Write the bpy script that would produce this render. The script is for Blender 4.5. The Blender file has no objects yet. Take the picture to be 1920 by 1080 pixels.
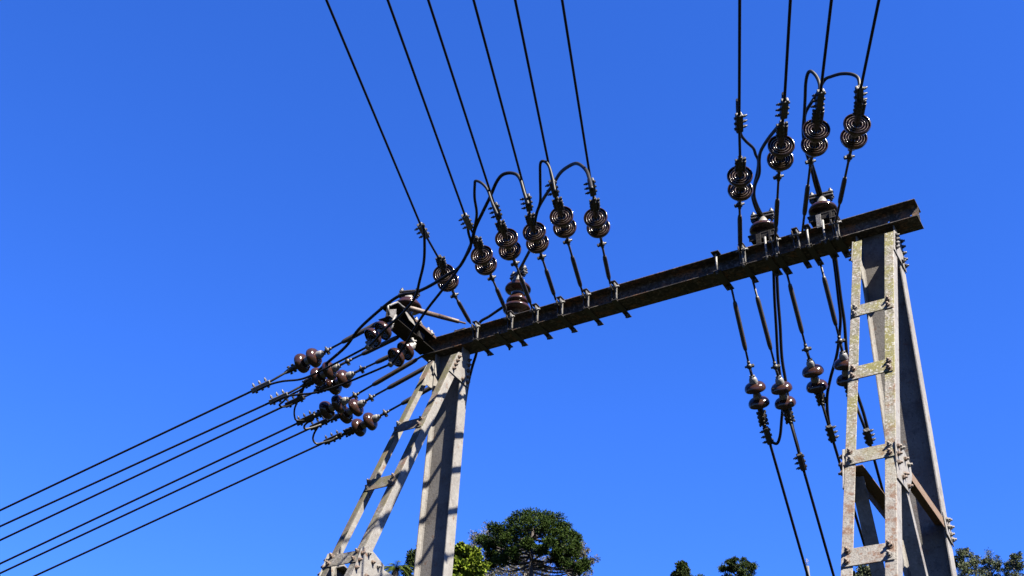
import bpy, bmesh, math, random
import numpy as np
from mathutils import Vector, Matrix, Quaternion

# ------------------------------------------------------------------ camera, sky, sun
SC = bpy.context.scene
COL = SC.collection
F, PITCH, ROLL, HEAD = 2244.85, 0.608515, 0.059889, 0.571927      # focal length in 1920-px units, angles in radians
FW = Vector((-math.sin(HEAD) * math.cos(PITCH), math.cos(HEAD) * math.cos(PITCH), math.sin(PITCH)))
_r = Vector((math.cos(HEAD), math.sin(HEAD), 0)); _u = _r.cross(FW)
RT = math.cos(ROLL) * _r + math.sin(ROLL) * _u
UP = -math.sin(ROLL) * _r + math.cos(ROLL) * _u
cam = bpy.data.cameras.new('camera'); camo = bpy.data.objects.new('camera', cam); COL.objects.link(camo)
camo.matrix_world = Matrix(((RT.x, UP.x, -FW.x, 0), (RT.y, UP.y, -FW.y, 0), (RT.z, UP.z, -FW.z, 0), (0, 0, 0, 1)))
cam.sensor_width = 36; cam.lens = F / 1920 * 36; cam.clip_start = 0.1; cam.clip_end = 3000
SC.camera = camo

SUN_EL, SUN_AZ = math.radians(49.5), math.radians(110)              # azimuth clockwise from +Y
SDIR = Vector((math.sin(SUN_AZ) * math.cos(SUN_EL), math.cos(SUN_AZ) * math.cos(SUN_EL), math.sin(SUN_EL)))
w = bpy.data.worlds.new('World'); SC.world = w; w.use_nodes = True
nt = w.node_tree; nt.nodes.clear()
sky = nt.nodes.new('ShaderNodeTexSky'); sky.sky_type = 'NISHITA'; sky.sun_disc = False
sky.sun_elevation = SUN_EL; sky.sun_rotation = SUN_AZ
sky.altitude = 1200; sky.air_density = 1.0; sky.dust_density = 0.3; sky.ozone_density = 4.0
gam = nt.nodes.new('ShaderNodeHueSaturation'); gam.inputs['Saturation'].default_value = 1.2
fil = nt.nodes.new('ShaderNodeMix'); fil.data_type = 'RGBA'; fil.blend_type = 'MULTIPLY'; fil.inputs[0].default_value = 1; fil.inputs[7].default_value = (.43, .56, 1.0, 1)   # the deep polarised blue of the photograph's sky
bg = nt.nodes.new('ShaderNodeBackground'); bg.inputs['Strength'].default_value = 0.05
ow = nt.nodes.new('ShaderNodeOutputWorld')
nt.links.new(sky.outputs[0], gam.inputs['Color']); nt.links.new(gam.outputs[0], fil.inputs[6]); nt.links.new(fil.outputs[2], bg.inputs[0]); nt.links.new(bg.outputs[0], ow.inputs[0])
sl = bpy.data.lights.new('sun', 'SUN'); sl.energy = 5.0; sl.angle = math.radians(0.5); sl.color = (1, 0.93, 0.82)
so = bpy.data.objects.new('sun', sl); COL.objects.link(so); so.rotation_euler = SDIR.to_track_quat('Z', 'Y').to_euler()
SC.view_settings.view_transform = 'Standard'; SC.view_settings.look = 'None'; SC.view_settings.exposure = 2.78; SC.view_settings.gamma = 1.0
SC.cycles.max_bounces = 4

# ------------------------------------------------------------------ measuring helpers
def ray(x, y):
    return (FW * F + RT * (x - 960) - UP * (y - 540)).normalized()
def on_y(x, y, Y): d = ray(x, y); return d * (Y / d.y)
def on_x(x, y, X): d = ray(x, y); return d * (X / d.x)
def at_depth(x, y, dep): d = ray(x, y); return d * (dep / d.dot(FW))
def along(A, d, px):
    """the point on the sight line of px that lies nearest the 3-D line A + t d"""
    v = ray(*px)
    b = d.dot(v); w0 = A
    den = 1 - b * b
    s = (w0.dot(v) - b * w0.dot(d)) / den
    return v * s

# ------------------------------------------------------------------ mesh builder
class MB:
    def __init__(s): s.v = []; s.f = []; s.sm = []
    def add(s, vs, fs, smooth=False):
        o = len(s.v); s.v += [tuple(p) for p in vs]
        for f in fs: s.f.append([o + i for i in f]); s.sm.append(smooth)
    def prism(s, poly, off):
        poly = [Vector(p) for p in poly]; off = Vector(off); n = len(poly)
        nrm = Vector((0, 0, 0))
        for i in range(n): nrm += poly[i].cross(poly[(i + 1) % n])
        if nrm.dot(off) > 0: poly.reverse()
        vs = poly + [p + off for p in poly]
        fs = [list(range(n)), list(range(2 * n - 1, n - 1, -1))] + [[i, i + n, (i + 1) % n + n, (i + 1) % n] for i in range(n)]
        s.add(vs, fs)
    def bar(s, a, b, e1, l1, e2, l2):
        """bar from a to b, its section spans 0..l1 along e1 and 0..l2 along e2"""
        a, b, e1, e2 = Vector(a), Vector(b), Vector(e1), Vector(e2)
        s.prism([a, a + e1 * l1, a + e1 * l1 + e2 * l2, a + e2 * l2], b - a)
    def box(s, c, sx, sy, sz, M=None):
        c = Vector(c); X, Y, Z = (Vector((1, 0, 0)), Vector((0, 1, 0)), Vector((0, 0, 1))) if M is None else M
        s.prism([c - X * sx / 2 - Y * sy / 2 - Z * sz / 2, c + X * sx / 2 - Y * sy / 2 - Z * sz / 2, c + X * sx / 2 + Y * sy / 2 - Z * sz / 2, c - X * sx / 2 + Y * sy / 2 - Z * sz / 2], Z * sz)
    def angle(s, a, b, e1, l1, e2, l2, t):
        """L-section from a (its outer corner) to b, legs along e1 and e2"""
        a, b, e1, e2 = Vector(a), Vector(b), Vector(e1), Vector(e2)
        s.prism([a, a + e1 * l1, a + e1 * l1 + e2 * t, a + e1 * t + e2 * t, a + e1 * t + e2 * l2, a + e2 * l2], b - a)
    def ibeam(s, a, b, eh, h, ew, wd, tf, tw):
        """I-section centred on a-b, web along eh, flanges along ew"""
        a, b, eh, ew = Vector(a), Vector(b), Vector(eh), Vector(ew)
        P = lambda y, x: a + eh * y + ew * x
        H, Wd, q = h / 2, wd / 2, tw / 2
        f = tf * .75
        pts = [P(-H, -Wd), P(-H, Wd), P(-H + tf * .8, Wd), P(-H + tf, q + f), P(-H + tf + f, q), P(H - tf - f, q), P(H - tf, q + f), P(H - tf * .8, Wd), P(H, Wd), P(H, -Wd),
               P(H - tf * .8, -Wd), P(H - tf, -q - f), P(H - tf - f, -q), P(-H + tf + f, -q), P(-H + tf, -q - f), P(-H + tf * .8, -Wd)]
        s.prism(pts, b - a)
    def tube(s, pts, r, n=8, smooth=True):
        pts = [Vector(p) for p in pts]; m = len(pts)
        rs = r if isinstance(r, (list, tuple)) else [r] * m
        t0 = (pts[1] - pts[0]).normalized()
        x = t0.orthogonal().normalized(); vs = []
        for i, p in enumerate(pts):
            t = ((pts[min(i + 1, m - 1)] - pts[max(i - 1, 0)])).normalized()
            x = (x - t * x.dot(t)).normalized(); y = t.cross(x)
            vs += [p + (x * math.cos(2 * math.pi * k / n) + y * math.sin(2 * math.pi * k / n)) * rs[i] for k in range(n)]
        fs = [[i * n + k, i * n + (k + 1) % n, (i + 1) * n + (k + 1) % n, (i + 1) * n + k] for i in range(m - 1) for k in range(n)]
        s.add(vs, fs, smooth); o = len(s.v) - len(vs)
        s.f.append([o + k for k in range(n - 1, -1, -1)]); s.sm.append(False)
        s.f.append([o + (m - 1) * n + k for k in range(n)]); s.sm.append(False)
    def lathe(s, o, ax, prof, n=24, smooth=True):
        o = Vector(o); ax = Vector(ax).normalized(); x = ax.orthogonal().normalized(); y = ax.cross(x)
        vs = []
        for r, h in prof:
            vs += [o + ax * h + (x * math.cos(2 * math.pi * k / n) + y * math.sin(2 * math.pi * k / n)) * max(r, 1e-4) for k in range(n)]
        m = len(prof)
        fs = [[i * n + k, i * n + (k + 1) % n, (i + 1) * n + (k + 1) % n, (i + 1) * n + k] for i in range(m - 1) for k in range(n)]
        s.add(vs, fs, smooth)
    def ball(s, c, r, n=10):
        s.lathe(c, (0, 0, 1), [(r * math.sin(math.pi * i / 7), -r * math.cos(math.pi * i / 7)) for i in range(8)], n)
    def mesh(s, name, mat, org=(0, 0, 0), normals=False):
        o = Vector(org)
        me = bpy.data.meshes.new(name)
        me.from_pydata([(p[0] - o.x, p[1] - o.y, p[2] - o.z) for p in s.v], [], s.f)
        me.polygons.foreach_set('use_smooth', s.sm)
        me.materials.append(mat)
        if normals:
            bm = bmesh.new(); bm.from_mesh(me); bmesh.ops.recalc_face_normals(bm, faces=bm.faces); bm.to_mesh(me); bm.free()
        me.update(); return me
    def build(s, name, mat, parent=None, bevel=0, normals=True):
        org = origin(parent)
        ob = bpy.data.objects.new(name, s.mesh(name, mat, org, normals)); COL.objects.link(ob)
        if parent: ob.parent = parent
        if bevel:
            m = ob.modifiers.new('bevel', 'BEVEL'); m.width = bevel; m.segments = 2; m.limit_method = 'ANGLE'; m.angle_limit = math.radians(40)
        return ob
ORG = {}
def origin(o):
    return ORG.get(o.name, Vector((0, 0, 0))) if o else Vector((0, 0, 0))
def thing(name, label, cat, loc, group=None):
    o = bpy.data.objects.new(name, None); COL.objects.link(o); o.empty_display_size = .2
    o.location = loc; ORG[o.name] = Vector(loc); o['label'] = label; o['category'] = cat
    if group: o['group'] = group
    return o
def tag(o, label, cat, group=None):
    o['label'] = label; o['category'] = cat
    if group: o['group'] = group
    return o
def part(mb, name, mat, parent, bevel=0, normals=True):
    """a part (or sub-part) keeps its thing's origin"""
    o = mb.build(name, mat, parent, bevel, normals); ORG[o.name] = origin(parent); return o
def inst(me, name, parent, P, axis=(0, 0, 1), scale=1.0, spin=0.0):
    """a part with shared mesh data, its own z axis along 'axis'"""
    o = bpy.data.objects.new(name, me); COL.objects.link(o)
    o.rotation_mode = 'QUATERNION'; o.rotation_quaternion = Vector(axis).to_track_quat('Z', 'Y') @ Quaternion((0, 0, 1), spin)
    o.scale = (scale,) * 3; o.parent = parent
    o.location = Vector(P) - (origin(parent) if parent else Vector((0, 0, 0)))
    ORG[o.name] = origin(parent); return o
def smooth_path(pts, k=6):
    P = [Vector(p) for p in pts]; P = [P[0] * 2 - P[1]] + P + [P[-1] * 2 - P[-2]]; out = []
    for i in range(1, len(P) - 2):
        for j in range(k):
            t = j / k
            out.append(.5 * ((2 * P[i]) + (P[i + 1] - P[i - 1]) * t + (2 * P[i - 1] - 5 * P[i] + 4 * P[i + 1] - P[i + 2]) * t * t + (-P[i - 1] + 3 * P[i] - 3 * P[i + 1] + P[i + 2]) * t ** 3))
    out.append(P[-2]); return out

# ------------------------------------------------------------------ materials
def mat(name, base, rough=.6, metal=0.0, spots=(), bump=0.0, bscale=60, coat=0.0, spec=.4, k=.235):
    """spots: (colour, noise scale, low, high[, z low, z high]) patches of wear laid over the base colour"""
    m = bpy.data.materials.new(name); m.use_nodes = True; t = m.node_tree; N = t.nodes; L = t.links
    base = tuple(c * k for c in base); spots = [(tuple(c * k for c in sp[0]),) + tuple(sp[1:]) for sp in spots]
    b = N['Principled BSDF']; b.inputs['Roughness'].default_value = rough; b.inputs['Metallic'].default_value = metal
    b.inputs['Specular IOR Level'].default_value = spec; b.inputs['Coat Weight'].default_value = coat
    tc = N.new('ShaderNodeTexCoord'); cur = None
    rgb = N.new('ShaderNodeRGB'); rgb.outputs[0].default_value = (*base, 1); cur = rgb.outputs[0]
    for i, sp in enumerate(spots):
        nz = N.new('ShaderNodeTexNoise'); nz.inputs['Scale'].default_value = sp[1]; nz.inputs['Detail'].default_value = 8; nz.inputs['Roughness'].default_value = .65
        mp = N.new('ShaderNodeMapping'); mp.inputs['Location'].default_value = (i * 7.3, i * 3.1, i * 5.7); L.new(tc.outputs['Object'], mp.inputs[0]); L.new(mp.outputs[0], nz.inputs['Vector'])
        mr = N.new('ShaderNodeMapRange'); mr.inputs['From Min'].default_value = sp[2]; mr.inputs['From Max'].default_value = sp[3]; mr.clamp = True
        L.new(nz.outputs['Fac'], mr.inputs['Value']); fac = mr.outputs[0]
        if len(sp) > 4:
            sx = N.new('ShaderNodeSeparateXYZ'); L.new(tc.outputs['Object'], sx.inputs[0])
            mz = N.new('ShaderNodeMapRange'); mz.inputs['From Min'].default_value = sp[4]; mz.inputs['From Max'].default_value = sp[5]; L.new(sx.outputs['Z'], mz.inputs['Value'])
            mu = N.new('ShaderNodeMath'); mu.operation = 'MULTIPLY'; L.new(fac, mu.inputs[0]); L.new(mz.outputs[0], mu.inputs[1]); fac = mu.outputs[0]
        mx = N.new('ShaderNodeMix'); mx.data_type = 'RGBA'; L.new(fac, mx.inputs[0]); L.new(cur, mx.inputs[6]); mx.inputs[7].default_value = (*sp[0], 1); cur = mx.outputs[2]
    L.new(cur, b.inputs['Base Color'])
    if bump:
        nz = N.new('ShaderNodeTexNoise'); nz.inputs['Scale'].default_value = bscale; nz.inputs['Detail'].default_value = 6; L.new(tc.outputs['Object'], nz.inputs['Vector'])
        bp = N.new('ShaderNodeBump'); bp.inputs['Strength'].default_value = bump; bp.inputs['Distance'].default_value = .01; L.new(nz.outputs['Fac'], bp.inputs['Height']); L.new(bp.outputs[0], b.inputs['Normal'])
    return m
RUST, DARKRUST, LICH, WHITE = (.22, .10, .045), (.07, .04, .025), (.25, .225, .025), (.62, .60, .54)
M = {}
M['steel'] = mat('weathered_steel', (.42, .395, .355), .75, 0, [((.25, .22, .19), 2.2, .42, .66), ((.17, .14, .115), 5, .54, .68), ((.30, .285, .26), 9, .42, .62), ((.50, .485, .45), 40, .5, .75), ((.13, .115, .10), 34, .6, .72), (RUST, 11, .60, .70)], .25, 90, k=.265)
M['web'] = mat('grimy_column_web', (.27, .25, .225), .8, 0, [((.19, .165, .14), 2.5, .42, .64), ((.12, .095, .075), 6, .52, .68), ((.22, .11, .06), 13, .60, .70), ((.36, .34, .31), 55, .56, .70), ((.09, .075, .065), 40, .56, .68)], .3, 90)
M['ladder'] = mat('lichen_spotted_steel', (.43, .405, .36), .8, 0, [((.29, .255, .215), 3, .45, .64), ((.36, .30, .24), 22, .5, .62), ((.13, .105, .085), 60, .55, .66), (RUST, 14, .54, .64), ((.25, .125, .06), 7, .53, .60), ((.14, .125, .05), 30, .42, .60, 5.8, 7.4), (LICH, 3.2, .46, .58, 5.6, 7.0), ((.11, .10, .03), 40, .52, .66, 5.6, 7.2), (WHITE, 42, .53, .62, 4.6, 7.0)], .4, 70)
M['mossy'] = mat('mossy_brown_steel', (.36, .34, .31), .8, 0, [((.13, .11, .09), 30, .42, .62), ((.20, .10, .055), 7, .45, .6, 6.0, 7.3), ((.13, .115, .025), 6, .42, .58, 5.0, 7.4), ((.09, .08, .065), 55, .48, .62)], .35, 70)
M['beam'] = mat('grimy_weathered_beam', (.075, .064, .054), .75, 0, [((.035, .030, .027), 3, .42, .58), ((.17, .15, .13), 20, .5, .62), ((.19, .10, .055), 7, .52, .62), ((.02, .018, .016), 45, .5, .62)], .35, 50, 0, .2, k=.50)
M['mossdark'] = mat('dark_mossy_steel', (.16, .135, .11), .85, 0, [((.07, .055, .045), 26, .44, .62), ((.22, .10, .055), 6, .46, .6, 6.0, 7.6), ((.15, .14, .03), 6, .44, .58, 4.6, 7.0), ((.26, .24, .21), 50, .58, .68)], .35, 70, k=.19)
M['arm'] = mat('mottled_black_steel', (.022, .019, .017), .7, 0, [((.05, .035, .025), 9, .5, .64), ((.06, .055, .05), 40, .55, .68)], .35, 50, 0, .1, k=.3)  # near-black steel with slightly lighter brown and grey mottling
M['fitting'] = mat('dark_iron_fitting', (.042, .034, .027), .55, .0, [((.085, .05, .03), 30, .52, .66), ((.13, .12, .105), 55, .58, .7)], .3, 120, k=.19)
M['galv'] = mat('grey_galvanised_fitting', (.36, .35, .33), .55, .15, [((.22, .20, .18), 30, .45, .6), (RUST, 24, .63, .72)], .3, 120)
M['cap'] = mat('whitish_galvanised_cap', (.47, .46, .44), .5, .1, [((.30, .28, .26), 40, .48, .62), ((.16, .10, .06), 26, .62, .70)], .2, 120)
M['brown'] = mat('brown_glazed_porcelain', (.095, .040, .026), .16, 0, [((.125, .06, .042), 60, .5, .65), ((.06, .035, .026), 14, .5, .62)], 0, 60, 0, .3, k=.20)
M['glaze'] = mat('underside_shade_glaze', (.045, .024, .016), .10, 0, [((.07, .035, .022), 20, .5, .64)], 0, 60, 0, .5, k=.10)  # brown glaze darkened to near black: shade under the disc put into its colour
M['ribglint'] = mat('rib_edge_glint', (.30, .22, .17), .12, 0, [((.06, .035, .025), 26, .44, .58)], 0, 60, 0, .5, k=.26)  # sky and sun glints on the rib edges, painted as a pale colour
M['wire'] = mat('black_weathered_cable', (.02, .018, .016), .6, 0, [((.045, .04, .035), 50, .5, .65)], spec=.15, k=.13)
M['jumper'] = mat('old_jumper_cable', (.035, .030, .025), .5, 0, [((.06, .053, .045), 22, .52, .66)], spec=.15, k=.13)
M['rod'] = mat('rusty_tie_rod', (.055, .040, .028), .55, 0, [((.10, .055, .03), 14, .48, .62), ((.14, .11, .08), 60, .56, .68)], .2, 100, k=.19)
M['rustrod'] = mat('orange_rusted_rod', (.16, .085, .05), .6, 0, [((.26, .17, .12), 30, .5, .65)], .3, 90)
M['rustbrace'] = mat('orange_rusted_brace', (.30, .175, .085), .8, 0, [((.36, .27, .18), 20, .52, .66), ((.12, .07, .045), 40, .55, .68)], .3, 80)
M['concrete'] = mat('pale_concrete', (.38, .36, .33), .85, 0, [((.28, .27, .25), 8, .45, .6)], .2, 40)

# ------------------------------------------------------------------ shared small meshes
def hexbolt_mesh(name, m, r=.021, h=.02, shank=.011, L=.040):
    b = MB()
    b.lathe((0, 0, 0), (0, 0, 1), [(0, 0), (r * 1.25, 0), (r * 1.25, .004), (r * .9, .004)], 14, False)
    b.lathe((0, 0, 0), (0, 0, 1), [(r, .004), (r, h), (r * .8, h + .003), (0, h + .003)], 6, False)
    b.lathe((0, 0, 0), (0, 0, 1), [(shank, h), (shank, L), (0, L)], 10)
    return b.mesh(name, m, normals=True)
BOLT = hexbolt_mesh('bolt', M['ladder']); BOLTD = hexbolt_mesh('bolt', M['fitting']); BOLTG = hexbolt_mesh('bolt', M['galv'])
BOLTR = hexbolt_mesh('bolt', mat('rusty_bolt', (.22, .13, .08), .7, 0, [((.36, .30, .24), 60, .48, .6)]))

def disc_mesh():
    """porcelain shell of a suspension disc, cap side up (+z), ribs below"""
    b = MB()
    b.lathe((0, 0, 0), (0, 0, 1), [(.046, .034), (.060, .032), (.085, .024), (.106, .010), (.121, -.012), (.1275, -.034), (.127, -.052), (.1245, -.059), (.120, -.060)], 40)
    n0 = len(b.f)
    pr = [(.120, -.060), (.1175, -.055), (.114, -.012), (.110, .000)]
    for r in (.099, .075, .051): pr += [(r + .007, .000), (r + .0045, -.041), (r, -.047), (r - .0045, -.041), (r - .007, .002)]
    pr += [(.036, .002), (.028, -.010), (.012, -.014)]
    b.lathe((0, 0, 0), (0, 0, 1), pr, 40)
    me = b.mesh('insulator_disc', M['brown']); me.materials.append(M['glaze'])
    me.materials.append(M['ribglint']); N = 40
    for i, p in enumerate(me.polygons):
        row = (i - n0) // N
        p.material_index = 0 if i < n0 else (2 if row in (5, 6, 10, 11, 15, 16) else 1)     # pale painted glint on each rib edge, painted shade between
    return me
def cap_mesh():
    b = MB()
    b.lathe((0, 0, 0), (0, 0, 1), [(.050, .030), (.053, .036), (.052, .045), (.049, .075), (.041, .097), (.030, .108), (.024, .112), (.024, .124), (.014, .128), (0, .128)], 22)
    b.box((0, 0, .118), .062, .03, .022)
    return b.mesh('cap', M['cap'], normals=True)
def pin_mesh():
    b = MB()
    b.lathe((0, 0, 0), (0, 0, 1), [(.013, -.02), (.012, -.085), (.022, -.09), (.024, -.10), (.015, -.112), (0, -.113)], 12)
    return b.mesh('pin', M['fitting'])
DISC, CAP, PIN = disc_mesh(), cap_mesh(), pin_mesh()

# ------------------------------------------------------------------ ground and hillside
def gz(x, y):
    s = x * -.54 + y * .84
    t = min(max((s - 17) / 55, 0), 1); z = -1.6 + 17.5 * (t * t * (3 - 2 * t))
    if s > 72: z += 12 * (1 - math.exp(-(s - 72) / 120))
    d = min(max((-x - 9) / 30, 0), 1); z -= 5.0 * d * d * (3 - 2 * d) * (1 - t)
    return z
def ground():
    b = MB(); g = [-900, -600, -400, -280, -200] + list(range(-150, 151, 6)) + [200, 280, 400, 600, 900]; n = len(g)
    rnd = random.Random(3)
    vs = [(x, y, gz(x, y) + (rnd.uniform(-.12, .12) if math.hypot(x, y) > 18 else 0)) for y in g for x in g]
    b.add(vs, [[j * n + i, j * n + i + 1, (j + 1) * n + i + 1, (j + 1) * n + i] for j in range(n - 1) for i in range(n - 1)], True)
    gm = mat('grassy_hillside', (.045, .062, .022), .95, 0, [((.07, .075, .03), .35, .45, .6), ((.085, .06, .035), 1.3, .56, .68)], .6, 6, 0, .1, k=.13)
    o = b.build('ground', gm); o['kind'] = 'structure'; return o
ground()

# ------------------------------------------------------------------ gantry beam
BZ0, BZ1, BY0, BY1, BX0, BX1 = 7.665, 7.888, 10.0, 10.2436, -7.715, -1.657
BYC = (BY0 + BY1) / 2
beam = thing('gantry_beam', 'long dark I-section steel beam spanning the two trestles and carrying every wire', 'steel beam', (-4.7, BYC, BZ0))
TF = .013
def flange(z0, up):
    b = MB(); q = .0045; s = 1 if up else -1
    pr = [(BY0, 0), (BY1, 0), (BY1, TF * .8), (BYC + .022, TF), (BYC + q, TF * 2.1), (BYC - q, TF * 2.1), (BYC - .022, TF), (BY0, TF * .8)]
    b.prism([(BX0, y, z0 + s * z) for y, z in pr], (BX1 - BX0, 0, 0)); return b
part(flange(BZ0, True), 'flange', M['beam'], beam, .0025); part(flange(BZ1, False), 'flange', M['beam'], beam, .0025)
def web():
    """web plate with the two bolt holes near its free end"""
    bm = bmesh.new(); z0, z1 = BZ0 + TF * 2.1 + .0002, BZ1 - TF * 2.1 - .0002; es = []
    def loop(pts):
        vs = [bm.verts.new(p) for p in pts]
        for i in range(len(vs)): es.append(bm.edges.new((vs[i], vs[(i + 1) % len(vs)])))
    loop([(BX0, BYC - .0045, z0), (BX1, BYC - .0045, z0), (BX1, BYC - .0045, z1), (BX0, BYC - .0045, z1)])
    for px in ((1666.3, 416), (1708, 403.7)):
        c = on_y(*px, BYC - .0045)
        loop([(c.x + .011 * math.cos(a * math.pi / 6), c.y, max(c.z, z0 + .012) + .011 * math.sin(a * math.pi / 6)) for a in range(12)])
    r = bmesh.ops.triangle_fill(bm, use_beauty=True, use_dissolve=False, edges=es)
    fs = [f for f in r['geom'] if isinstance(f, bmesh.types.BMFace)]
    e = bmesh.ops.extrude_face_region(bm, geom=fs)
    bmesh.ops.translate(bm, vec=(0, .009, 0), verts=[v for v in e['geom'] if isinstance(v, bmesh.types.BMVert)])
    bmesh.ops.recalc_face_normals(bm, faces=bm.faces)
    bmesh.ops.translate(bm, vec=-origin(beam), verts=bm.verts)
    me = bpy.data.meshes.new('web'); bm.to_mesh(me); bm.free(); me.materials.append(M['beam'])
    o = bpy.data.objects.new('web', me); COL.objects.link(o); o.parent = beam; ORG[o.name] = origin(beam)
web()

def clamp(x, wid=.062, top=True, front=True, clevis=0, rear=.115, shift=0.0, over=.075):
    """beam clamp: strap under the lower flange, plate over the top flange, clamping rods in front and behind; clevis: fork holding a tie rod"""
    b = MB()
    b.box((x + shift, (BY0 - .045 + BY1 + rear) / 2, BZ0 - .008), wid, BY1 + rear - BY0 + .045, .012)
    c = part(b, 'beam_clamp', M['fitting'], beam, .002)
    if top:
        t = MB(); t.box((x, (BY0 - over + BY1 + .06) / 2, BZ1 + .008), wid * 1.05, BY1 + .06 - BY0 + over, .012); part(t, 'top_plate', M['fitting'], c, .002)
    fx = x
    if front:
        r = MB(); r.tube([(fx, BY0 - .030, BZ0 - .05), (fx, BY0 - .030, BZ1 + .035)], .0125, 10); part(r, 'clamp_rod', M['galv'], c)
        inst(BOLTD, 'bolt', c, (fx, BY0 - .030, BZ0 - .014), (0, 0, -1))
    r = MB(); r.tube([(fx, BY1 + .035, BZ0 - .06), (fx, BY1 + .035, BZ1 + .03)], .0125, 10); part(r, 'clamp_rod', M['fitting'], c)
    inst(BOLTD, 'bolt', c, (fx, BY1 + .035, BZ0 - .014), (0, 0, -1))
    if clevis:
        for s in (-1, 1):
            k = MB(); xx = x + clevis * .0 + s * .026
            k.prism([(xx - .006, BY0 - .032, BZ0 + .012), (xx - .006, BY0 - .045, BZ0 + .10), (xx - .006, BY0 - .085, BZ0 + .17), (xx - .006, BY0 - .085, BZ0 + .20), (xx - .006, BY0 - .012, BZ0 + .20), (xx - .006, BY0 - .012, BZ0 + .012)], (.011, 0, 0))
            part(k, 'clevis_plate', M['galv'] if s > 0 else M['fitting'], c, .0015)
        p = MB(); p.tube([(x - .06, BY0 - .060, BZ0 + .15), (x + .075, BY0 - .060, BZ0 + .15)], .010, 10); part(p, 'clevis_pin', M['galv'], c)
        inst(BOLTG, 'bolt', c, (x + .034, BY0 - .060, BZ0 + .15), (1, 0, 0), .8)
    return c
UX = [-6.90, -6.415, -6.07, -5.74, -5.40, -5.04]
for x in UX: clamp(x, .060, True, False, 1)
clamp(-6.60, .060, False, False, 0, .07)
clamp(-3.80, .085, True, True, 0)                          # far-side string only
clamp(-3.50, .060, True, True, 1)                          # overhead string and far-side string
clamp(-3.235, .085, False, True, 0, .10); clamp(-3.13, .075, True, True, 1, .13)
clamp(-2.90, .062, True, False, 1); clamp(-2.775, .066, True, True, 0, .12)
clamp(-2.60, .085, False, True, 0, .06); clamp(-2.475, .075, True, True, 1)
for x in (-7.25, -7.0):
    inst(BOLTD, 'bolt', beam, (x, BY0 + .05, BZ1), (0, 0, 1), 1.3)
k = MB(); k.box((-7.17, BYC - .03, BZ1 + .014), .16, .16, .026); part(k, 'packing_plate', M['fitting'], beam, .004)

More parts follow.
